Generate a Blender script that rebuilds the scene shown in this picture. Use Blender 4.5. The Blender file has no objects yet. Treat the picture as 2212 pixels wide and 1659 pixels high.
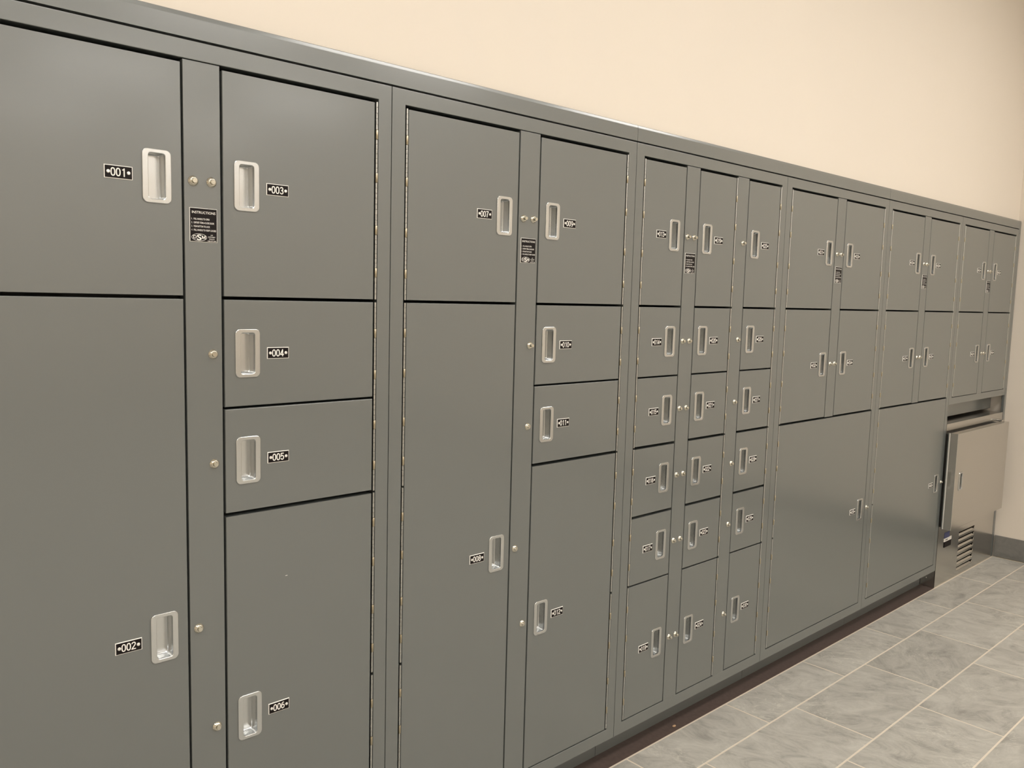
import bpy, bmesh, math, random
from mathutils import Vector, Matrix

random.seed(7)
I = 0.0254                      # everything is laid out in inches
F0 = 60.4                       # height (in) of the datum line above the floor
scn = bpy.context.scene
col = scn.collection

# ------------------------------------------------------------------ camera
cd = bpy.data.cameras.new('camera')
cam = bpy.data.objects.new('camera', cd)
col.objects.link(cam)
cd.sensor_fit = 'HORIZONTAL'
cd.sensor_width = 36.0
cd.lens = 1809.95 * 36.0 / 2212.0
cd.clip_start = 0.01
cam.location = (-1.16852, -1.69456, 0.01861 + F0 * I)
cam.rotation_euler = (math.radians(84.07106), math.radians(-1.48883), math.radians(-42.81763))
scn.camera = cam

# ------------------------------------------------------------------ world, exposure
w = bpy.data.worlds.new('world')
scn.world = w
w.use_nodes = True
w.node_tree.nodes['Background'].inputs[0].default_value = (1.0, 0.9, 0.78, 1)
w.node_tree.nodes['Background'].inputs[1].default_value = 0.0
scn.view_settings.view_transform = 'Standard'
scn.view_settings.look = 'None'
scn.view_settings.gamma = 1.0
scn.view_settings.use_curve_mapping = False
scn.view_settings.exposure = 0.0

# ceiling lights: (x, y) of each troffer centre in inches, and its strength
CEIL = F0 + 80.0
LIGHT_POS = [(x, y) for y in (-68, -165, -260, -352) for x in (-107, -25, 57, 133)]
LIGHT_COLOR = (1.0, 0.965, 0.91)
LIGHT_POWER = 14.2


# ------------------------------------------------------------------ materials
def new_mat(name):
    m = bpy.data.materials.new(name)
    m.use_nodes = True
    nt = m.node_tree
    return m, nt, nt.nodes['Principled BSDF']


def simple(name, color, rough=0.5, metal=0.0, spec=0.5):
    m, nt, b = new_mat(name)
    b.inputs['Base Color'].default_value = (*color, 1)
    b.inputs['Roughness'].default_value = rough
    b.inputs['Metallic'].default_value = metal
    b.inputs['Specular IOR Level'].default_value = spec
    return m


def noise_bump(nt, b, scale, strength, dist=0.0005, detail=3):
    tc = nt.nodes.new('ShaderNodeTexCoord')
    n = nt.nodes.new('ShaderNodeTexNoise')
    n.inputs['Scale'].default_value = scale
    n.inputs['Detail'].default_value = detail
    bp = nt.nodes.new('ShaderNodeBump')
    bp.inputs['Strength'].default_value = strength
    bp.inputs['Distance'].default_value = dist
    nt.links.new(tc.outputs['Object'], n.inputs['Vector'])
    nt.links.new(n.outputs['Fac'], bp.inputs['Height'])
    nt.links.new(bp.outputs['Normal'], b.inputs['Normal'])
    return tc, n


def m_paint():
    m, nt, b = new_mat('grey_powder_coat')
    b.inputs['Base Color'].default_value = (0.116, 0.124, 0.118, 1)
    b.inputs['Roughness'].default_value = 0.32
    b.inputs['Specular IOR Level'].default_value = 1.0
    b.inputs['Coat Weight'].default_value = 0.6
    b.inputs['Coat Roughness'].default_value = 0.15
    return m


def m_wall(name='beige_wall_paint', k=1.0):
    m, nt, b = new_mat(name)
    b.inputs['Roughness'].default_value = 0.7
    tc, n = noise_bump(nt, b, 220, 0.12, 0.0006, 4)
    n2 = nt.nodes.new('ShaderNodeTexNoise')
    n2.inputs['Scale'].default_value = 1.3
    nt.links.new(tc.outputs['Object'], n2.inputs['Vector'])
    r = nt.nodes.new('ShaderNodeValToRGB')
    r.color_ramp.elements[0].color = (0.735 * k, 0.662 * k, 0.572 * k, 1)
    r.color_ramp.elements[1].color = (0.755 * k, 0.682 * k, 0.592 * k, 1)
    nt.links.new(n2.outputs['Fac'], r.inputs['Fac'])
    nt.links.new(r.outputs['Color'], b.inputs['Base Color'])
    return m


def m_tile(name, dark, mid, light, scale_mul=1.0, vein=0.55):
    """grey porcelain slate: cloudy ground, warped veins, per-tile shift"""
    m, nt, b = new_mat(name)
    L = nt.links.new
    geo = nt.nodes.new('ShaderNodeNewGeometry')
    oi = nt.nodes.new('ShaderNodeObjectInfo')
    sh = nt.nodes.new('ShaderNodeVectorMath'); sh.operation = 'SCALE'
    cmb = nt.nodes.new('ShaderNodeCombineXYZ')
    L(oi.outputs['Random'], cmb.inputs['X']); L(oi.outputs['Random'], cmb.inputs['Z'])
    L(cmb.outputs[0], sh.inputs[0]); sh.inputs['Scale'].default_value = 37.0
    add = nt.nodes.new('ShaderNodeVectorMath'); add.operation = 'ADD'
    L(geo.outputs['Position'], add.inputs[0]); L(sh.outputs[0], add.inputs[1])
    rot = nt.nodes.new('ShaderNodeVectorRotate'); rot.rotation_type = 'Z_AXIS'
    mr = nt.nodes.new('ShaderNodeMath'); mr.operation = 'MULTIPLY_ADD'
    L(oi.outputs['Random'], mr.inputs[0]); mr.inputs[1].default_value = 2.2; mr.inputs[2].default_value = -0.6
    L(mr.outputs[0], rot.inputs['Angle']); L(add.outputs[0], rot.inputs['Vector'])
    mp = nt.nodes.new('ShaderNodeMapping')
    mp.inputs['Scale'].default_value = (6.5 * scale_mul, 10.5 * scale_mul, 8.0 * scale_mul)
    L(rot.outputs[0], mp.inputs['Vector'])
    n1 = nt.nodes.new('ShaderNodeTexNoise')
    n1.inputs['Scale'].default_value = 1.0; n1.inputs['Detail'].default_value = 9
    n1.inputs['Roughness'].default_value = 0.74; n1.inputs['Distortion'].default_value = 0.9
    L(mp.outputs[0], n1.inputs['Vector'])
    r1 = nt.nodes.new('ShaderNodeValToRGB')
    e = r1.color_ramp.elements
    e[0].position = 0.34; e[0].color = (*dark, 1)
    e[1].position = 0.64; e[1].color = (*light, 1)
    x = r1.color_ramp.elements.new(0.47); x.color = (*mid, 1)
    L(n1.outputs['Fac'], r1.inputs['Fac'])
    # fine veins
    mp2 = nt.nodes.new('ShaderNodeMapping')
    mp2.inputs['Scale'].default_value = (11.0, 19.0, 14.0)
    L(rot.outputs[0], mp2.inputs['Vector'])
    n2 = nt.nodes.new('ShaderNodeTexNoise')
    n2.inputs['Scale'].default_value = 1.0; n2.inputs['Detail'].default_value = 6
    n2.inputs['Distortion'].default_value = 1.6
    L(mp2.outputs[0], n2.inputs['Vector'])
    r2 = nt.nodes.new('ShaderNodeValToRGB')
    e = r2.color_ramp.elements
    e[0].position = 0.472; e[0].color = (0, 0, 0, 1)
    e[1].position = 0.528; e[1].color = (0, 0, 0, 1)
    x = r2.color_ramp.elements.new(0.5); x.color = (1, 1, 1, 1)
    L(n2.outputs['Fac'], r2.inputs['Fac'])
    n3 = nt.nodes.new('ShaderNodeTexNoise'); n3.inputs['Scale'].default_value = 3.0
    L(rot.outputs[0], n3.inputs['Vector'])
    r3 = nt.nodes.new('ShaderNodeValToRGB')
    r3.color_ramp.elements[0].position = 0.5; r3.color_ramp.elements[1].position = 0.65
    L(n3.outputs['Fac'], r3.inputs['Fac'])
    mm = nt.nodes.new('ShaderNodeMath'); mm.operation = 'MULTIPLY'
    L(r2.outputs['Color'], mm.inputs[0]); L(r3.outputs['Color'], mm.inputs[1])
    m2 = nt.nodes.new('ShaderNodeMath'); m2.operation = 'MULTIPLY'; m2.inputs[1].default_value = vein
    L(mm.outputs[0], m2.inputs[0])
    mix = nt.nodes.new('ShaderNodeMix'); mix.data_type = 'RGBA'
    L(m2.outputs[0], mix.inputs['Factor'])
    L(r1.outputs['Color'], mix.inputs['A'])
    mix.inputs['B'].default_value = (light[0] * 1.25, light[1] * 1.25, light[2] * 1.22, 1)
    # a small brightness shift from tile to tile
    hv = nt.nodes.new('ShaderNodeHueSaturation')
    mv = nt.nodes.new('ShaderNodeMath'); mv.operation = 'MULTIPLY_ADD'
    L(oi.outputs['Random'], mv.inputs[0]); mv.inputs[1].default_value = 0.16; mv.inputs[2].default_value = 0.92
    L(mv.outputs[0], hv.inputs['Value']); L(mix.outputs['Result'], hv.inputs['Color'])
    L(hv.outputs['Color'], b.inputs['Base Color'])
    b.inputs['Roughness'].default_value = 0.42
    bp = nt.nodes.new('ShaderNodeBump'); bp.inputs['Strength'].default_value = 0.25
    bp.inputs['Distance'].default_value = 0.001
    L(n1.outputs['Fac'], bp.inputs['Height']); L(bp.outputs['Normal'], b.inputs['Normal'])
    return m


def m_brushed(name, color, rough, aniso_scale=(2, 400, 400)):
    m, nt, b = new_mat(name)
    b.inputs['Base Color'].default_value = (*color, 1)
    b.inputs['Metallic'].default_value = 1.0
    b.inputs['Roughness'].default_value = rough
    tc = nt.nodes.new('ShaderNodeTexCoord')
    mp = nt.nodes.new('ShaderNodeMapping')
    mp.inputs['Scale'].default_value = aniso_scale
    n = nt.nodes.new('ShaderNodeTexNoise')
    n.inputs['Scale'].default_value = 1.0
    nt.links.new(tc.outputs['Object'], mp.inputs['Vector'])
    nt.links.new(mp.outputs[0], n.inputs['Vector'])
    mr = nt.nodes.new('ShaderNodeMapRange')
    mr.inputs['To Min'].default_value = rough - 0.04
    mr.inputs['To Max'].default_value = rough + 0.05
    nt.links.new(n.outputs['Fac'], mr.inputs['Value'])
    nt.links.new(mr.outputs[0], b.inputs['Roughness'])
    return m


def m_brown():
    m, nt, b = new_mat('dark_brown_sheet')
    tc, n = noise_bump(nt, b, 60, 0.2, 0.001, 5)
    r = nt.nodes.new('ShaderNodeValToRGB')
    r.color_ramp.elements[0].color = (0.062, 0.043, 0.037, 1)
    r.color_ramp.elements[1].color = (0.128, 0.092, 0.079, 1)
    nt.links.new(n.outputs['Fac'], r.inputs['Fac'])
    nt.links.new(r.outputs['Color'], b.inputs['Base Color'])
    b.inputs['Roughness'].default_value = 0.45
    return m


M = {}
M['paint'] = m_paint()
M['wall'] = m_wall()
M['ceiling'] = simple('white_ceiling', (0.84, 0.82, 0.78), 0.9)
M['tile'] = m_tile('grey_slate_tile', (0.275, 0.262, 0.236), (0.40, 0.384, 0.346), (0.50, 0.482, 0.437))
M['base'] = m_tile('dark_grey_base_tile', (0.135, 0.130, 0.120), (0.165, 0.160, 0.148), (0.20, 0.19, 0.175), 1.0, 0.06)
M['grout'] = simple('pale_grout', (0.70, 0.62, 0.51), 0.85)
M['brown'] = m_brown()
M['nickel'] = m_brushed('satin_nickel', (0.60, 0.61, 0.61), 0.22, (60, 60, 60))
M['hinge'] = simple('zinc_hinge', (0.50, 0.505, 0.49), 0.3, 1.0)
M['brass'] = simple('brass_hinge_knuckle', (0.46, 0.405, 0.30), 0.3, 1.0)
M['chrome'] = simple('polished_nickel', (0.60, 0.575, 0.50), 0.16, 1.0)
M['steel'] = m_brushed('brushed_stainless', (0.59, 0.575, 0.545), 0.2)
M['black'] = simple('black_engraving_plastic', (0.008, 0.005, 0.005), 0.5, 0.0, 0.18)
M['white'] = simple('white_engraving_core', (0.86, 0.83, 0.78), 0.5)
M['rivet'] = simple('aluminium_rivet', (0.86, 0.84, 0.80), 0.38, 0.6)
M['blue'] = simple('blue_display_film', (0.055, 0.065, 0.16), 0.4)
M['gasket'] = simple('black_gasket', (0.015, 0.014, 0.012), 0.6)
M['crumb'] = simple('tan_crumb', (0.42, 0.27, 0.16), 0.9)


def m_light():
    m, nt, b = new_mat('lit_diffuser')
    nt.nodes.remove(b)
    e = nt.nodes.new('ShaderNodeEmission')
    e.inputs['Color'].default_value = (*LIGHT_COLOR, 1)
    e.inputs['Strength'].default_value = LIGHT_POWER
    nt.links.new(e.outputs[0], nt.nodes['Material Output'].inputs[0])
    return m


M['lamp'] = m_light()


# ------------------------------------------------------------------ mesh helpers
def finish(bm, name, mats, smooth=None):
    bmesh.ops.recalc_face_normals(bm, faces=bm.faces)
    bmesh.ops.scale(bm, vec=(I, I, I), verts=bm.verts)
    me = bpy.data.meshes.new(name)
    bm.to_mesh(me)
    bm.free()
    for m in (mats if isinstance(mats, (list, tuple)) else [mats]):
        me.materials.append(m)
    if smooth is not None:
        for p in me.polygons:
            p.use_smooth = True
        me.set_sharp_from_angle(angle=math.radians(smooth))
    return me


def obj(name, me, parent=None, loc=(0, 0, 0)):
    o = bpy.data.objects.new(name, me)
    col.objects.link(o)
    o.location = (loc[0] * I, loc[1] * I, loc[2] * I)
    if parent:
        o.parent = parent
    return o


def tag(o, label=None, cat=None, group=None, kind=None):
    if label: o['label'] = label
    if cat: o['category'] = cat
    if group: o['group'] = group
    if kind: o['kind'] = kind
    return o


def empty(name, loc):
    o = bpy.data.objects.new(name, None)
    o.empty_display_size = 0.05
    col.objects.link(o)
    o.location = (loc[0] * I, loc[1] * I, loc[2] * I)
    return o


def add_box(bm, x0, x1, y0, y1, z0, z1, mat=0, bev=0.0, seg=2):
    vs = [bm.verts.new((x, y, z)) for x in (x0, x1) for y in (y0, y1) for z in (z0, z1)]
    idx = [(0, 1, 3, 2), (4, 6, 7, 5), (0, 4, 5, 1), (2, 3, 7, 6), (0, 2, 6, 4), (1, 5, 7, 3)]
    fs = [bm.faces.new([vs[i] for i in q]) for q in idx]
    for f in fs:
        f.material_index = mat
    if bev > 0:
        es = list({e for f in fs for e in f.edges})
        r = bmesh.ops.bevel(bm, geom=es, offset=bev, segments=seg, affect='EDGES', profile=0.5)
        for f in r['faces']:
            f.material_index = mat
    return fs


def box_mesh(name, x0, x1, y0, y1, z0, z1, mat, bev=0.0, seg=2):
    bm = bmesh.new()
    add_box(bm, x0, x1, y0, y1, z0, z1, 0, bev, seg)
    return finish(bm, name, mat)


def rrect(wd, ht, r, n=6):
    """rounded rectangle centred on 0 in the xz plane, counter-clockwise"""
    r = max(r, 0.001)
    pts = []
    for cx, cz, a0 in ((wd / 2 - r, ht / 2 - r, 0), (-wd / 2 + r, ht / 2 - r, 90),
                       (-wd / 2 + r, -ht / 2 + r, 180), (wd / 2 - r, -ht / 2 + r, 270)):
        for k in range(n + 1):
            a = math.radians(a0 + 90 * k / n)
            pts.append((cx + r * math.cos(a), cz + r * math.sin(a)))
    return pts


def loft(bm, loops, close_last=True, mat=0):
    prev = None
    for lp in loops:
        vs = [bm.verts.new(p) for p in lp]
        if prev:
            n = len(vs)
            for k in range(n):
                f = bm.faces.new((prev[k], prev[(k + 1) % n], vs[(k + 1) % n], vs[k]))
                f.material_index = mat
        prev = vs
    if close_last:
        f = bm.faces.new(prev)
        f.material_index = mat
    return prev


def lathe_y(bm, profile, n=24, cx=0, cz=0, mat=0):
    """profile: (radius, y) pairs about the y axis; last radius 0 closes"""
    loops = []
    for r, y in profile:
        loops.append([(cx + max(r, 0.0005) * math.cos(2 * math.pi * k / n), y,
                       cz + max(r, 0.0005) * math.sin(2 * math.pi * k / n)) for k in range(n)])
    loft(bm, loops, True, mat)


# ------------------------------------------------------------------ room structure
Z = lambda z: z + F0        # datum height -> height above floor
XE = 181.6          # end wall
YB = 24.3           # wall behind the lockers
XL = -170.0         # far end of the room behind the camera
YF = -390.0         # opposite wall


def struct(name, me, parent=None):
    o = obj(name, me, parent)
    if not parent:
        o['kind'] = 'structure'
    return o


YW = 0.62            # the wall above the lockers stands just behind their faces; the lockers sit in a recess
bm = bmesh.new()
add_box(bm, XL - 4, XE + 4, YW, YB + 4, Z(21.97), CEIL)
add_box(bm, XL - 4, -36.2, YW, YB, 0, Z(21.97))
add_box(bm, -36.2, XE + 4, YB, YB + 4, 0, Z(21.97))
struct('wall_back', finish(bm, 'wall_back', M['wall']))
struct('wall_right', box_mesh('wall_right', XE, XE + 4, YF - 4, YB, 0, CEIL, M['wall']))
struct('wall_left', box_mesh('wall_left', XL - 4, XL, YF - 4, YB, 0, CEIL, M['wall']))
struct('wall_front', box_mesh('wall_front', XL, XE, YF - 4, YF, 0, CEIL, M['wall']))
struct('ceiling', box_mesh('ceiling', XL - 4, XE + 4, YF - 4, YB + 4, CEIL, CEIL + 4, M['ceiling']))

# floor: grout bed with separate tiles
floor = struct('floor', box_mesh('floor', XL, XE, YF, YB, -2.0, -0.02, M['grout']))
g = 0.115            # half joint
ROWS = [-0.02, -7.65]
while ROWS[-1] > YF:
    ROWS.append(max(ROWS[-1] - 12.08, YF))
OFF = {0: 38.75, 1: 46.1, 2: 61.45}
tile_cache = {}


def tile_mesh(wd, dp):
    k = (round(wd, 2), round(dp, 2))
    if k not in tile_cache:
        tile_cache[k] = box_mesh('floor_tile', -wd / 2, wd / 2, -dp / 2, dp / 2, -0.3, 0.0, M['tile'], 0.03, 1)
    return tile_cache[k]


P_T = 23.72
far_bm = bmesh.new()
for r in range(len(ROWS) - 1):
    y1, y0 = ROWS[r] - (0.20 if r == 0 else g), ROWS[r + 1] + g
    off = OFF[r] if r in OFF else (46.4 if r % 2 else 61.4)
    k0 = math.floor((XL - off) / P_T)
    x = off + k0 * P_T
    while x < XE:
        a, b = max(x, XL) + g, min(x + P_T, XE - 0.25) - g
        x += P_T
        if b - a < 1.0 or y1 - y0 < 1.0:
            continue
        if r < 18:
            obj('floor_tile', tile_mesh(b - a, y1 - y0), floor, ((a + b) / 2, (y0 + y1) / 2, 0))
        else:
            add_box(far_bm, a, b, y0, y1, -0.3, 0.0)
o = obj('far_floor_tiles', finish(far_bm, 'far_floor_tiles', M['tile']), floor)
o['kind'] = 'stuff'

# dark brown sheet showing in the recess under the lockers
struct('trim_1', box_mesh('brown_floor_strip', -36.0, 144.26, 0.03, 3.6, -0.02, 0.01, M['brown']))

# tile baseboards
bm = bmesh.new()
yy = -0.15
while yy > YF + 1:
    y2 = max(yy - 23.8, YF + 0.5)
    add_box(bm, XE - 0.38, XE + 0.02, y2 + 0.04, yy - 0.04, 0.16, 5.42, 0, 0.04, 1)
    yy = y2
struct('baseboard_right', finish(bm, 'baseboard_right', M['base']))
struct('baseboard_front', box_mesh('baseboard_front', XL, XE - 0.5, YF, YF + 0.38, 0.0, 5.42, M['base'], 0.04, 1))
struct('baseboard_left', box_mesh('baseboard_left', XL, XL + 0.38, YF + 0.5, YW, 0.0, 5.42, M['base'], 0.04, 1))

# ------------------------------------------------------------------ shared part meshes
Z = lambda z: z + F0        # datum height -> height above floor


def handle_mesh():
    bm = bmesh.new()
    W, H, R = 2.2, 4.08, 0.42
    w, h, r = 1.24, 3.42, 0.2

    def lp(wd, ht, rr, y, dz=0.0):
        return [(x, y, z + dz) for x, z in rrect(wd, ht, rr)]
    loops = [lp(W, H, R, 0.004), lp(W, H, R, -0.055), lp(W - .03, H - .03, R - .015, -0.085),
             lp(W - .10, H - .10, R - .05, -0.105),
             lp(w + .12, h + .12, r + .06, -0.105), lp(w + .04, h + .04, r + .02, -0.085), lp(w, h, r, -0.03),
             lp(w - .02, h - .02, r, 0.35), lp(w - .04, h - .04, r, 0.72), lp(w - .08, h - .08, r, 0.82),
             lp(w - .18, h - .18, r - .03, 0.87)]
    loft(bm, loops)
    return finish(bm, 'handle', M['nickel'], 19)


def plate_mesh(name, wd, ht, t=0.075, rim=0.052):
    bm = bmesh.new()

    def lp(a, b, y):
        return [(a / 2, y, b / 2), (-a / 2, y, b / 2), (-a / 2, y, -b / 2), (a / 2, y, -b / 2)]
    last = loft(bm, [lp(wd, ht, 0.002), lp(wd, ht, -t * 0.55), lp(wd - 2 * rim, ht - 2 * rim, -t)], False, 1)
    f = bm.faces.new(last)
    f.material_index = 0
    return finish(bm, name, [M['black'], M['white']])


def rivet_mesh():
    bm = bmesh.new()
    lathe_y(bm, [(0.135, -0.072), (0.132, -0.095), (0.105, -0.118), (0.045, -0.128), (0.03, -0.112), (0.0, -0.110)], 16)
    return finish(bm, 'rivet', M['rivet'], 60)


def button_meshes():
    bm = bmesh.new()
    lathe_y(bm, [(0.415, 0.0), (0.415, -0.035), (0.40, -0.055), (0.29, -0.20), (0.265, -0.215), (0.21, -0.215), (0.20, -0.17), (0.0, -0.17)], 28)
    base = finish(bm, 'lock_button', M['chrome'], 32)
    out = {}
    for k, ln in (('long', 0.50), ('mid', 0.40), ('short', 0.29)):
        bm = bmesh.new()
        lathe_y(bm, [(0.165, -0.17), (0.165, -ln + .10), (0.195, -ln + .10), (0.195, -ln + .03), (0.175, -ln), (0.0, -ln)], 24)
        out[k] = finish(bm, 'plunger', M['chrome'], 32)
    return base, out


def hinge_mesh(length=18.02):
    """continuous hinge, top at z=0; brass spring knuckles at fixed places"""
    bm = bmesh.new()
    brass = [-2.92, -6.82, -11.60, -15.52]
    z = 0.0
    segs = []
    cuts = sorted(brass, reverse=True)
    for b in cuts + [None]:
        end = (b + 0.44) if b is not None else -length
        n = max(1, round((z - end) / 0.46))
        d = (z - end) / n
        for k in range(n):
            segs.append((z - k * d, z - (k + 1) * d, 0))
        if b is not None:
            segs.append((b + 0.44, b - 0.44, 1))
            z = b - 0.44
    N = 10
    for a, b, m in segs:
        r = 0.13 if m else 0.112
        y = -0.015 if m else 0.02
        gp = 0.03 if m else 0.012
        loops = []
        for rr, zz in ((r * 0.86, a - gp * 0.5), (r, a - gp - 0.006), (r, b + gp + 0.006), (r * 0.86, b + gp * 0.5)):
            loops.append([(rr * math.cos(2 * math.pi * k / N), y + rr * math.sin(2 * math.pi * k / N), zz) for k in range(N)])
        bm.faces.new([bm.verts.new(p) for p in loops[0]]).material_index = m
        loft(bm, loops, True, m)
    # leaf behind the barrel
    add_box(bm, -0.03, 0.03, 0.05, 0.7, -length, 0.0, 0)
    return finish(bm, 'hinge', [M['hinge'], M['brass']], 50)


HANDLE = handle_mesh()
PLATE = plate_mesh('number_plate', 2.03, 0.985)
IPLATE = plate_mesh('instruction_plate', 2.24, 2.67, 0.06, 0.035)
RIVET = rivet_mesh()
BTN, PLUNGER = button_meshes()
HINGE = hinge_mesh()

# lettering ----------------------------------------------------------
glyph_cache = {}


def text_polys(s, bold=0.0):
    """list of (verts2d, polygons) for a string at size 1, via Blender's built-in font"""
    key = (s, bold)
    if key not in glyph_cache:
        cu = bpy.data.curves.new('t', 'FONT')
        cu.body = s
        cu.size = 1.0
        cu.offset = bold
        cu.resolution_u = 3
        o = bpy.data.objects.new('t', cu)
        col.objects.link(o)
        dg = bpy.context.evaluated_depsgraph_get()
        me = bpy.data.meshes.new_from_object(o.evaluated_get(dg))
        vs = [(v.co.x, v.co.y) for v in me.vertices]
        ps = [tuple(p.vertices) for p in me.polygons]
        col.objects.unlink(o)
        bpy.data.objects.remove(o)
        bpy.data.curves.remove(cu)
        bpy.data.meshes.remove(me)
        glyph_cache[key] = (vs, ps)
    return glyph_cache[key]


def put_text(bm, s, x0, x1, zb, h, y, bold=0.0, center=False):
    """fit string into x0..x1, cap height h, baseline zb, on plane y (facing -y)"""
    vs, ps = text_polys(s, bold)
    mnx = min(v[0] for v in vs); mxx = max(v[0] for v in vs)
    mny = min(v[1] for v in vs); mxy = max(v[1] for v in vs)
    sx = (x1 - x0) / (mxx - mnx)
    sz = h / (mxy - mny)
    bv = [bm.verts.new((x0 + (vx - mnx) * sx, y, zb + (vy - mny) * sz)) for vx, vy in vs]
    for p in ps:
        try:
            bm.faces.new([bv[i] for i in p])
        except ValueError:
            pass


def arc(cx, cz, rx, rz, a0, a1, n=14):
    return [(cx + rx * math.cos(math.radians(a0 + (a1 - a0) * k / n)), cz + rz * math.sin(math.radians(a0 + (a1 - a0) * k / n))) for k in range(n + 1)]


SW = 0.086                       # stroke width of the digits
hw_, hh_ = 0.345 / 2 - SW / 2, 0.31 - SW / 2


def oval(n=32):
    p = []
    for k in range(n + 1):
        a = 2 * math.pi * k / n
        c, q = math.cos(a), math.sin(a)
        p.append((hw_ * math.copysign(abs(c) ** 0.82, c), hh_ * math.copysign(abs(q) ** 0.82, q)))
    return p


DIGIT = {
    '0': [oval()],
    '2': [arc(0, 0.135, hw_, 0.132, 175, -35, 16) + [(-hw_, -hh_ + 0.02), (-hw_, -hh_), (hw_ + .04, -hh_)]],
    '3': [arc(0, 0.14, hw_ - .012, 0.127, 165, -80, 14) + [(-0.03, 0.012)], [(-0.03, 0.012)] + arc(0, -0.13, hw_, 0.137, 85, -165, 16)],
    '4': [[(0.06, -0.31), (0.06, 0.31)], [(0.065, 0.285), (-0.135, -0.125)], [(-0.175, -0.14), (hw_ + .05, -0.14)]],
    '5': [[(hw_ + .015, hh_), (-0.095, hh_), (-0.125, 0.0)] + arc(0, -0.095, hw_, 0.172, 140, -160, 18)],
    '6': [arc(0.0, -0.1, hw_, 0.167, 0, 360, 24), arc(0.02, -0.06, hw_ + .018, 0.327, 178, 60, 14)],
    '7': [[(-hw_ - .03, hh_), (hw_, hh_), (hw_ - .005, hh_ - .03), (0.0, -0.02), (-0.04, -0.31)]],
    '8': [arc(0, 0.135, hw_ - .012, 0.132, 0, 360, 22), arc(0, -0.127, hw_, 0.14, 0, 360, 22)],
    '9': [arc(0.0, 0.1, hw_, 0.167, 0, 360, 24), arc(-0.02, 0.06, hw_ + .018, 0.327, -2, -120, 14)],
}


def stroke(bm, pts, cx, w, y=0.0, cz=0.0):
    closed = (abs(pts[0][0] - pts[-1][0]) + abs(pts[0][1] - pts[-1][1])) < 1e-6
    n = len(pts)
    L, R = [], []
    for k in range(n):
        p = Vector(pts[k])
        a = Vector(pts[k - 1]) if k > 0 else (Vector(pts[-2]) if closed else None)
        b = Vector(pts[k + 1]) if k < n - 1 else (Vector(pts[1]) if closed else None)
        d1 = (p - a).normalized() if a is not None else None
        d2 = (b - p).normalized() if b is not None else None
        d1 = d1 or d2
        d2 = d2 or d1
        t = d1 + d2
        t = t.normalized() if t.length > 1e-6 else d1
        nv = Vector((-t.y, t.x))
        m = 1.0 / max(0.55, nv.dot(Vector((-d1.y, d1.x))))
        L.append(p + nv * w / 2 * m)
        R.append(p - nv * w / 2 * m)
    lv = [bm.verts.new((cx + p.x, y, cz + p.y)) for p in L]
    rv = [bm.verts.new((cx + p.x, y, cz + p.y)) for p in R]
    for k in range(n - 1):
        bm.faces.new((lv[k], lv[k + 1], rv[k + 1], rv[k]))


def number_mesh(num):
    bm = bmesh.new()
    for k, ch in enumerate(num):
        cx = (k - 1) * 0.375
        if ch == '1':
            pts = [(-0.10, 0.155), (-0.10, 0.215), (-0.02, 0.235), (0.02, 0.31), (0.09, 0.31), (0.09, -0.31), (0.003, -0.31), (0.003, 0.155)]
            bm.faces.new([bm.verts.new((cx + x, 0, z)) for x, z in pts])
            continue
        for q, st in enumerate(DIGIT[ch]):
            stroke(bm, st, cx, SW, -0.004 * q)
    me = finish(bm, 'number_lettering', M['white'])
    return me


def ring(bm, rx, rz, t, cx, cz, y, n=40):
    lo = [bm.verts.new((cx + rx * math.cos(2 * math.pi * k / n), y, cz + rz * math.sin(2 * math.pi * k / n))) for k in range(n)]
    li = [bm.verts.new((cx + (rx - t) * math.cos(2 * math.pi * k / n), y, cz + (rz - t) * math.sin(2 * math.pi * k / n))) for k in range(n)]
    for k in range(n):
        bm.faces.new((lo[k], lo[(k + 1) % n], li[(k + 1) % n], li[k]))


def instruction_mesh():
    bm = bmesh.new()
    W, H = 2.24, 2.67

    def X(f): return -W / 2 + f * W

    def ZZ(f): return H / 2 - f * H
    put_text(bm, 'INSTRUCTIONS', X(.085), X(.935), ZZ(.168), 0.20, 0, 0.006)
    rows = [('1.', 'PULL HANDLE TO OPEN', .715), ('2.', 'DEPOSIT ITEM & CLOSE DOOR', .885),
            ('3.', 'PUSH BUTTON TO LOCK', .73), ('4.', 'PULL HANDLE TO VERIFY LOCKED', .955)]
    for k, (a, b, x1) in enumerate(rows):
        z = ZZ(.352 + .1085 * k)
        put_text(bm, a, X(.065), X(.10), z, 0.145, 0, 0.01)
        put_text(bm, b, X(.145), X(x1), z, 0.145, 0, 0.01)
    ring(bm, .275 * W, .108 * H, .028, X(.34), ZZ(.862), 0)
    put_text(bm, 'D', X(.125), X(.245), ZZ(.905), 0.25, 0, 0.012)
    put_text(bm, 'S', X(.25), X(.425), ZZ(.95), 0.45, 0, 0.02)
    stroke(bm, [(-.115, -.125), (-.115, .125)], X(.50), .058, 0.0, ZZ(.905) + .125)
    stroke(bm, [(-.105, .125), (0, -.10), (.105, .125)], X(.50), .058, -0.003, ZZ(.905) + .125)
    stroke(bm, [(.115, .125), (.115, -.125)], X(.50), .058, 0.0, ZZ(.905) + .125)
    for s, a, b, f in (('LAW', .755, .835, .80), ('ENFORCEMENT', .665, .925, .857), ('PRODUCTS', .70, .89, .917),
                       ('1-800-437-3440', .64, .955, .975)):
        put_text(bm, s, X(a), X(b), ZZ(f), 0.088, 0, 0.006)
    return finish(bm, 'instruction_lettering', M['white'])


ILETTER = instruction_mesh()


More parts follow.
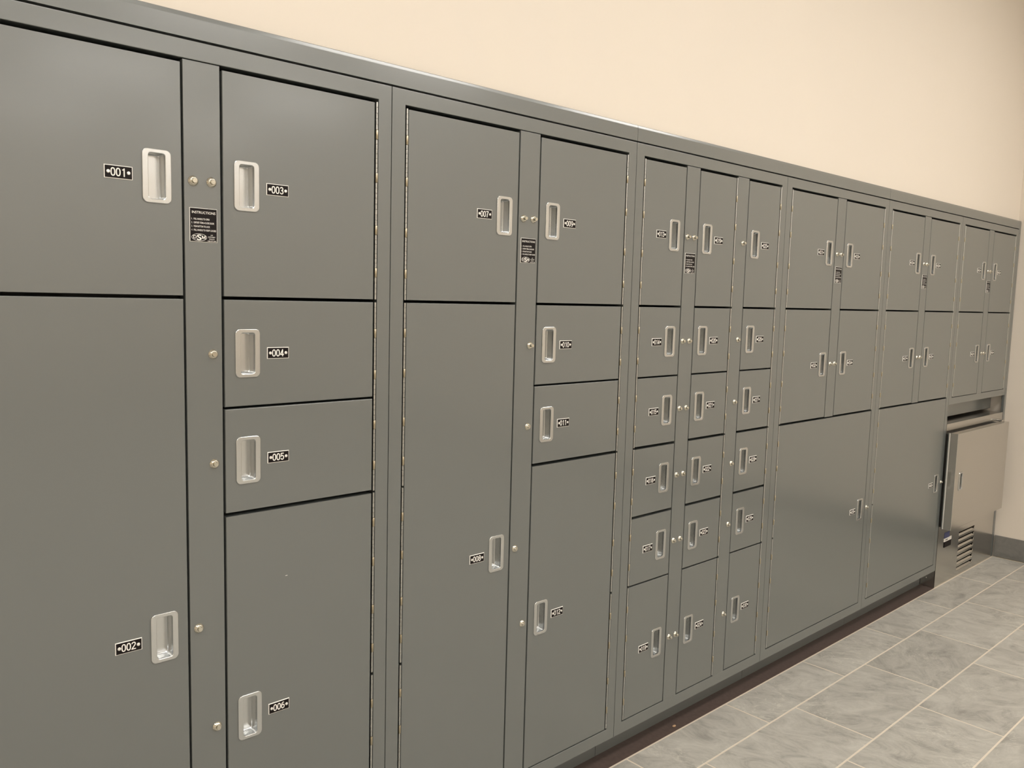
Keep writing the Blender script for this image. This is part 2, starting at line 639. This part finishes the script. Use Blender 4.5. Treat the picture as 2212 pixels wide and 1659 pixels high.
# ------------------------------------------------------------------ locker doors
def door_mesh(x0, x1, z0, z1, hx, hz, t=1.25, b=0.08):
    """flush steel door with rolled edges and an opening for the pull"""
    bm = bmesh.new()
    hw, hh = 0.64, 1.72
    xs = [x0 + b, hx - hw, hx + hw, x1 - b]
    zs = [z0 + b, hz - hh, hz + hh, z1 - b]
    gv = [[bm.verts.new((x, 0, z)) for z in zs] for x in xs]
    for i in range(3):
        for j in range(3):
            if i == 1 and j == 1:
                continue
            bm.faces.new((gv[i][j], gv[i + 1][j], gv[i + 1][j + 1], gv[i][j + 1]))
    rim = [gv[i][0] for i in range(4)] + [gv[3][j] for j in (1, 2, 3)] + [gv[i][3] for i in (2, 1, 0)] + [gv[0][j] for j in (2, 1)]
    prev = rim
    for k in range(1, 5):
        a = math.radians(90 * k / 4)
        d = b * math.sin(a)
        y = b * (1 - math.cos(a))
        cur = []
        for v in rim:
            x, z = v.co.x, v.co.z
            if abs(x - (x0 + b)) < 1e-6: x -= d
            if abs(x - (x1 - b)) < 1e-6: x += d
            if abs(z - (z0 + b)) < 1e-6: z -= d
            if abs(z - (z1 - b)) < 1e-6: z += d
            cur.append(bm.verts.new((x, y, z)))
        for q in range(len(rim)):
            bm.faces.new((prev[q], prev[(q + 1) % len(rim)], cur[(q + 1) % len(rim)], cur[q]))
        prev = cur
    back = [bm.verts.new((v.co.x, t, v.co.z)) for v in prev]
    for q in range(len(rim)):
        bm.faces.new((prev[q], prev[(q + 1) % len(rim)], back[(q + 1) % len(rim)], back[q]))
    bm.faces.new(back)
    me = finish(bm, 'door', M['paint'])
    return me


ZT, ZB = 18.46, -54.85      # opening top and bottom
SPLIT = {6: [18.46, 0, -9.12, -18.2, -27.36, -36.54, -54.85]}
Y_FACE = 0.0


def make_door(cab, num, x0, x1, ztop, zbot, side, hx, px, scuff=False):
    """x0..x1 and heights are the cell limits of the door leaf itself"""
    top = ztop - (0.27 if abs(ztop - ZT) < .01 else 0.09)
    bot = zbot + (0.13 if abs(zbot - ZB) < .01 else 0.10)
    hz = (ztop + zbot) / 2 - (0.0)
    d = obj('door', door_mesh(x0, x1, Z(bot), Z(top), hx, Z(hz)), cab)
    d['label'] = 'grey steel locker door numbered %s' % num
    obj('handle', HANDLE, d, (hx, 0, Z(hz)))
    obj('number_plate', PLATE, d, (px, 0, Z(hz - .03)))
    obj('number_lettering', number_mesh(num), d, (px - 0.02, -0.0825, Z(hz - .03)))
    for s in (-1, 1):
        obj('rivet', RIVET, d, (px + s * 0.725, 0, Z(hz - .03)))
    if scuff:
        obj('scuff_mark', box_mesh('scuff_mark', 0, 0.2, -0.006, 0.004, 0, 0.04, M['rivet']), d, (-10.9 + 36.0, 0, Z(-24.6)))
    return d


def make_button(cab, x, z, k):
    b = obj('lock_button', BTN, cab, (x, 0, Z(z)))
    obj('plunger', PLUNGER[k], b)


def make_hinges(cab, x, mods, flip=1):
    for zt in mods:
        obj('hinge', HINGE, cab, (x, 0.02, Z(zt)))


def frame_mesh(zb_open, zb, mullion=None, wl=1.53, wr=1.45):
    """front frame: two uprights and two rails, 36 wide"""
    bm = bmesh.new()
    zt = 19.88
    W = 36.0

    def ring_loops(b):
        # outer rectangle and inner rectangle with small rolled edges
        pass
    b = 0.045
    o = 0.02

    def rect(x0, x1, z0, z1, y):
        return [(x1, y, Z(z1)), (x0, y, Z(z1)), (x0, y, Z(z0)), (x1, y, Z(z0))]
    x0, x1 = o, W - o
    i0, i1 = wl, W - wr
    loops = [rect(x0, x1, zb, zt, 1.4), rect(x0, x1, zb, zt, b)]
    for k in (1, 2, 3):
        a = math.radians(90 * k / 3)
        d = b * (1 - math.cos(a)); y = b * (1 - math.sin(a))
        loops.append(rect(x0 + d, x1 - d, zb + d, zt - d, y))
    for k in (0, 1, 2, 3):
        a = math.radians(90 * k / 3)
        d = b * (1 - math.sin(a)); y = b * (1 - math.cos(a))
        loops.append(rect(i0 - d, i1 + d, zb_open - d, ZT + d, y))
    loops.append(rect(i0, i1, zb_open, ZT, 1.4))
    loft(bm, loops, False)
    return finish(bm, 'frame', M['paint'])


def body_mesh(zb):
    """carcass behind the frame: sides, back, top, bottom (open to the front)"""
    bm = bmesh.new()
    W = 36.0
    t = 0.1
    y0, y1 = 1.4, 24.0
    zt = 20.05
    add_box(bm, 0.03, 0.03 + t, y0, y1, Z(zb), Z(zt))
    add_box(bm, W - 0.03 - t, W - 0.03, y0, y1, Z(zb), Z(zt))
    add_box(bm, 0.03, W - 0.03, y1 - t, y1, Z(zb), Z(zt))
    add_box(bm, 0.03, W - 0.03, y0, y1, Z(zt - t), Z(zt))
    add_box(bm, 0.03, W - 0.03, y0, y1, Z(zb), Z(zb + t))
    add_box(bm, 0.03, W - 0.03, 1.1, 1.4, Z(18.6), Z(zt))
    return finish(bm, 'body', M['paint'])


FRAME_FULL = frame_mesh(ZB, -56.42)
FRAME_SHORT = frame_mesh(-18.4, -19.86)
BODY_FULL = body_mesh(-56.42)
BODY_SHORT = body_mesh(-19.86)
KICK = box_mesh('kick_plate', 0.02, 35.98, 3.05, 3.6, 0.0, Z(-56.42), M['paint'])
MODS = [ZT - .28, -0.1, -18.3, -36.6]


def stile(cab, x0, x1, z0):
    obj('lock_stile', box_mesh('lock_stile', x0, x1, 0.0, 1.2, Z(z0), Z(ZT - 0.07), M['paint'], 0.04, 3), cab)


def instructions(cab, x):
    p = obj('instruction_plate', IPLATE, cab, (x, 0, Z(5.79)))
    p['label'] = 'black instruction plate with white lettering'
    obj('instruction_lettering', ILETTER, p, (0, -0.063, 0))


PITCH = 36.03


def cabinet(n, label, short=False):
    c = empty('locker_cabinet', ((n - 2) * PITCH, 0, 0))
    tag(c, label, 'locker', 'row of grey steel lockers')
    obj('frame', FRAME_SHORT if short else FRAME_FULL, c)
    obj('body', BODY_SHORT if short else BODY_FULL, c)
    if not short:
        obj('kick_plate', KICK, c)
    return c


DL = (1.93, 16.34)          # left leaf, next to its hinge
DR = (19.66, 34.15)         # right leaf
HL, HR = 14.40, 21.66
PL, PR = 11.60, 24.42
BL, BR = 17.22, 18.70


def cab_ab(n, first, label, lens):
    """left: short + tall door; right: four doors"""
    c = cabinet(n, label)
    stile(c, 16.5, 19.46, ZB)
    N = ['%03d' % (first + k) for k in range(6)]
    make_door(c, N[0], *DL, ZT, 0, 'L', HL, PL)
    make_door(c, N[1], *DL, 0, ZB, 'L', HL, PL)
    zs = [ZT, 0, -9.12, -18.2, ZB]
    for k in range(4):
        make_door(c, N[2 + k], *DR, zs[k], zs[k + 1], 'R', HR, PR, scuff=(N[2 + k] == '006'))
        make_button(c, BR, (zs[k] + zs[k + 1]) / 2, lens[2 + k])
    make_button(c, BL, 9.2, lens[0])
    make_button(c, BL, ZB / 2, lens[1])
    make_hinges(c, 1.735, MODS)
    make_hinges(c, 34.365, MODS)
    instructions(c, 18.0)
    return c


cab_ab(1, 1, 'grey locker cabinet with doors 001 to 006, at the open end of the row', ['mid', 'mid', 'mid', 'mid', 'mid', 'mid'])
cab_ab(2, 7, 'grey locker cabinet with doors 007 to 012, beside the cabinet of eighteen small doors', ['long', 'short', 'long', 'long', 'short', 'short'])

# cabinet with three columns of six doors
c = cabinet(3, 'grey steel locker cabinet holding eighteen small doors 013 to 030')
stile(c, 10.5, 13.42, ZB)
stile(c, 22.62, 25.42, ZB)
cols = [((1.93, 10.36), 8.24, 5.46, 11.14), ((13.6, 22.20), 15.60, 18.36, 12.62), ((25.6, 34.15), 27.72, 30.47, 24.54)]
zs = SPLIT[6]
num = 13
for ci, (leaf, hx, px, bx) in enumerate(cols):
    for k in range(6):
        make_door(c, '%03d' % num, *leaf, zs[k], zs[k + 1], 'LRR'[ci], hx, px)
        make_button(c, bx, (zs[k] + zs[k + 1]) / 2, 'long' if k in (0, 5) else 'mid')
        num += 1
make_hinges(c, 1.735, MODS)
make_hinges(c, 22.41, MODS)
make_hinges(c, 34.365, MODS)
instructions(c, 11.9)


def cab_de(n, first, label):
    """two by two small doors over one wide door"""
    c = cabinet(n, label)
    stile(c, 16.5, 19.46, -18.15)
    N = ['%03d' % (first + k) for k in range(5)]
    make_door(c, N[0], *DL, ZT, 0, 'L', HL, PL)
    make_door(c, N[1], *DL, 0, -18.2, 'L', HL, PL)
    make_door(c, N[2], *DR, ZT, 0, 'R', HR, PR)
    make_door(c, N[3], *DR, 0, -18.2, 'R', HR, PR)
    make_door(c, N[4], DL[0], 34.40, -18.2, ZB, 'L', 32.35, 29.5)
    for z in (9.2, -9.1):
        make_button(c, BL, z, 'mid')
        make_button(c, BR, z, 'mid')
    make_button(c, 35.15, (-18.2 + ZB) / 2, 'mid')
    make_hinges(c, 1.735, MODS)
    make_hinges(c, 34.365, MODS[:2])
    instructions(c, 18.0)


cab_de(4, 31, 'grey steel locker cabinet holding doors 031 to 035, wide door below')
cab_de(5, 36, 'grey steel locker cabinet with a wide lower door, beside the stainless refrigerator')

# short cabinet above the refrigerator
c = cabinet(6, 'short grey steel locker cabinet mounted above the stainless refrigerator', True)
stile(c, 16.5, 19.46, -18.4)
for k, (leaf, hx, px, z1, z0) in enumerate([(DL, HL, PL, ZT, 0), (DL, HL, PL, 0, -18.4), (DR, HR, PR, ZT, 0), (DR, HR, PR, 0, -18.4)]):
    make_door(c, '%03d' % (41 + k), *leaf, z1, z0, 'LLRR'[k], hx, px)
for z in (9.2, -9.2):
    make_button(c, BL, z, 'mid')
    make_button(c, BR, z, 'mid')
make_hinges(c, 1.735, MODS[:2])
make_hinges(c, 34.365, MODS[:2])
instructions(c, 18.0)
X6 = 4 * PITCH
obj('back_panel', box_mesh('back_panel', 0.1, 36.9, 3.25, 3.4, Z(-23.45), Z(-19.86), M['paint']), c)

# ------------------------------------------------------------------ header panels along the top
def header(x0, x1, label, filler=False):
    e = empty('header_panel', (x0, 0, Z(20.06)))
    tag(e, label, 'trim panel', 'header panels above the lockers')
    wd = x1 - x0
    bm = bmesh.new()
    # flat face, a leaning upper edge about 12 degrees back, then a small roll to the top
    prof = [(0.0, 0.0), (0.0, 1.50), (0.004, 1.54), (0.014, 1.60), (0.061, 1.82), (0.095, 1.862), (0.14, 1.88)]
    prof += [(23.9, 1.88), (23.9, 0.0)]
    A = [bm.verts.new((0.025, y, z)) for y, z in prof]
    B = [bm.verts.new((wd - 0.025, y, z)) for y, z in prof]
    n = len(prof)
    for k in range(n):
        bm.faces.new((A[k], A[(k + 1) % n], B[(k + 1) % n], B[k]))
    bm.faces.new(A); bm.faces.new(B)
    obj('panel', finish(bm, 'panel', M['paint']), e)
    if filler:
        z0 = -Z(20.06)
        f = obj('end_filler', box_mesh('end_filler', 36.12, 37.32, 0.0, 0.6, z0 + 0.1, -0.02, M['paint'], 0.05, 3), e, (X6 - x0, 0, 0))
        bm = bmesh.new()
        for z in (-1.05, -38.5, -46.3, -57.5 - 0.3):
            lathe_y(bm, [(0.16, 0.0), (0.15, -0.05), (0.06, -0.07), (0.0, -0.07)], 12, 36.7, z)
        obj('screws', finish(bm, 'screws', M['paint'], 40), e, (X6 - x0, 0, 0))
    return e


header(-PITCH, PITCH, 'grey header panel at the open end of the row, with a bright light streak')
header(PITCH, 3 * PITCH, 'grey header panel above the cabinet of eighteen small doors')
header(3 * PITCH, XE - 0.15, 'grey header panel running to the end wall above the refrigerator bay', True)

# ------------------------------------------------------------------ refrigerator
fr = empty('refrigerator', (X6, 0, 0))
tag(fr, 'stainless steel under-counter refrigerator below the short locker cabinet', 'refrigerator')
FW0, FW1 = 0.12, 35.75
TOP = Z(-24.05)
# body shell
bm = bmesh.new()
add_box(bm, FW0, FW0 + .1, 0.02, 23.5, 0.1, TOP)
add_box(bm, FW1 - .1, FW1, 0.02, 23.5, 0.1, TOP)
add_box(bm, FW0, FW1, 23.3, 23.5, 0.1, TOP)
add_box(bm, FW0, FW1, 0.7, 23.5, TOP - .12, TOP - .01)
add_box(bm, FW0, FW1, 0.75, 0.85, 12.5, TOP - .2)
obj('body', finish(bm, 'body', M['steel']), fr)
obj('top_rail', box_mesh('top_rail', FW0, FW1, 0.0, 0.7, Z(-26.2), TOP, M['steel'], 0.05, 3), fr)

# lower grille panel with louvre slots
bm = bmesh.new()
PZ0, PZ1 = 0.02, 14.0
gx0, gx1 = 156.8 - X6, 166.65 - X6
slots = [(Z(z), Z(z) - 0.94) for z in (-50.0, -51.36, -52.72, -54.08, -55.44, -56.80, -58.16)]
add_box(bm, FW0, gx0, 0.0, 0.12, PZ0, PZ1)
add_box(bm, gx1, FW1, 0.0, 0.12, PZ0, PZ1)
zz = PZ1
for a, b in slots:
    add_box(bm, gx0, gx1, 0.0, 0.12, a, zz)
    zz = b
add_box(bm, gx0, gx1, 0.0, 0.12, PZ0, zz)
lower = obj('lower_panel', finish(bm, 'lower_panel', M['steel']), fr)
bm = bmesh.new()
a, b = 0.0, -0.94
vs = [bm.verts.new(p) for p in ((gx0 - .05, 0.02, b + 0.03), (gx1 + .05, 0.02, b + 0.03), (gx1 + .05, 0.32, a - 0.56), (gx0 - .05, 0.32, a - 0.56))]
f = bm.faces.new(vs)
r = bmesh.ops.extrude_face_region(bm, geom=[f])
bmesh.ops.translate(bm, vec=(0, 0.06, -0.05), verts=[v for v in r['geom'] if isinstance(v, bmesh.types.BMVert)])
LOUV = finish(bm, 'louvre', M['steel'])
for a, b in slots:
    obj('louvre', LOUV, lower, (0, 0, a))
bm = bmesh.new()
bmesh.ops.create_cone(bm, cap_ends=True, segments=8, radius1=0.22, radius2=0.17, depth=0.16)
bmesh.ops.rotate(bm, cent=(0, 0, 0), matrix=Matrix.Rotation(math.radians(-90), 3, 'Y'), verts=bm.verts)
obj('bolt', finish(bm, 'bolt', M['nickel']), fr, (FW0 - 0.07, 1.9, 1.95))
# door
DX0, DX1, DZ0, DZ1 = 0.02, 32.6, Z(-46.95), Z(-25.85)
bm = bmesh.new()
b = 0.07
t = 1.62
hx, hz = 147.62 - X6, Z(-36.48)
hw, hh = 0.64, 1.72
xs = [DX0 + b, hx - hw, hx + hw, DX1 - b]
zs = [DZ0 + b, hz - hh, hz + hh, DZ1 - b]
bm.free()
dme = door_mesh(DX0, DX1, DZ0, DZ1, hx, hz, 1.5, 0.07)
dme.materials.clear()
dme.materials.append(M['steel'])
fd = obj('door', dme, fr, (0, -2.48, 0))
obj('handle', HANDLE, fd, (hx, 0, hz))
obj('gasket', box_mesh('gasket', DX0 + .3, DX1 - .4, -0.97, 0.0, DZ0 + .3, DZ1 - .35, M['gasket']), fr)
bm = bmesh.new()
bmesh.ops.create_cone(bm, cap_ends=True, segments=20, radius1=0.27, radius2=0.27, depth=DZ1 - DZ0 - .1)
bmesh.ops.translate(bm, vec=(DX0 + .06, -0.69, (DZ0 + DZ1) / 2), verts=bm.verts)
obj('edge_trim', finish(bm, 'edge_trim', M['nickel'], 40), fr)
obj('door_hinge', box_mesh('door_hinge', DX1 - 1.2, DX1 + .7, -1.3, 0.0, DZ1 - .02, DZ1 + .35, M['steel'], 0.06, 2), fr)
# controller with display on the lower panel
ct = obj('thermostat', box_mesh('thermostat', 148.0 - X6, 151.9 - X6, -0.12, 0.02, Z(-52.0), Z(-50.7), M['black'], 0.03, 2), fr)
obj('display_film', box_mesh('display_film', 147.9 - X6, 150.8 - X6, -0.06, 0.01, Z(-49.95), Z(-48.6), M['blue']), ct)
obj('label_strip', box_mesh('label_strip', 147.85 - X6, 152.1 - X6, -0.08, 0.01, Z(-50.7), Z(-49.95), M['white']), ct)

obj('label_print', box_mesh('label_print', 148.5 - X6, 149.9 - X6, -0.09, -0.07, Z(-50.45), Z(-50.2), M['paint']), ct)

# ------------------------------------------------------------------ small things
bm = bmesh.new()
bmesh.ops.create_icosphere(bm, subdivisions=2, radius=0.28)
for v in bm.verts:
    v.co.x *= 1.25 + random.uniform(-.12, .12)
    v.co.z *= 0.5
    v.co.y *= 0.8 + random.uniform(-.1, .1)
cr = obj('crumb', finish(bm, 'crumb', M['crumb'], 30), None, (50.7, 0.85, 0.12))
tag(cr, 'small tan crumb on the dark brown strip under the lockers', 'crumb')

# ------------------------------------------------------------------ ceiling lights
def ring_frame(bm, w, d, t, z0, z1):
    for x0, x1, y0, y1 in ((-w / 2, w / 2, -d / 2, -d / 2 + t), (-w / 2, w / 2, d / 2 - t, d / 2),
                           (-w / 2, -w / 2 + t, -d / 2 + t, d / 2 - t), (w / 2 - t, w / 2, -d / 2 + t, d / 2 - t)):
        add_box(bm, x0, x1, y0, y1, z0, z1)


bm = bmesh.new()
ring_frame(bm, 48, 24, 1.0, -0.5, 0.0)
LF = finish(bm, 'frame', M['ceiling'])
LD = box_mesh('diffuser', -23, 23, -11, 11, -0.35, -0.02, M['lamp'])
for x, y in LIGHT_POS:
    e = empty('ceiling_light_offscreen', (x, y, CEIL))
    tag(e, 'rectangular recessed ceiling light with a white frame', 'ceiling light', 'ceiling lights over the room')
    obj('frame', LF, e)
    obj('diffuser_offscreen', LD, e)
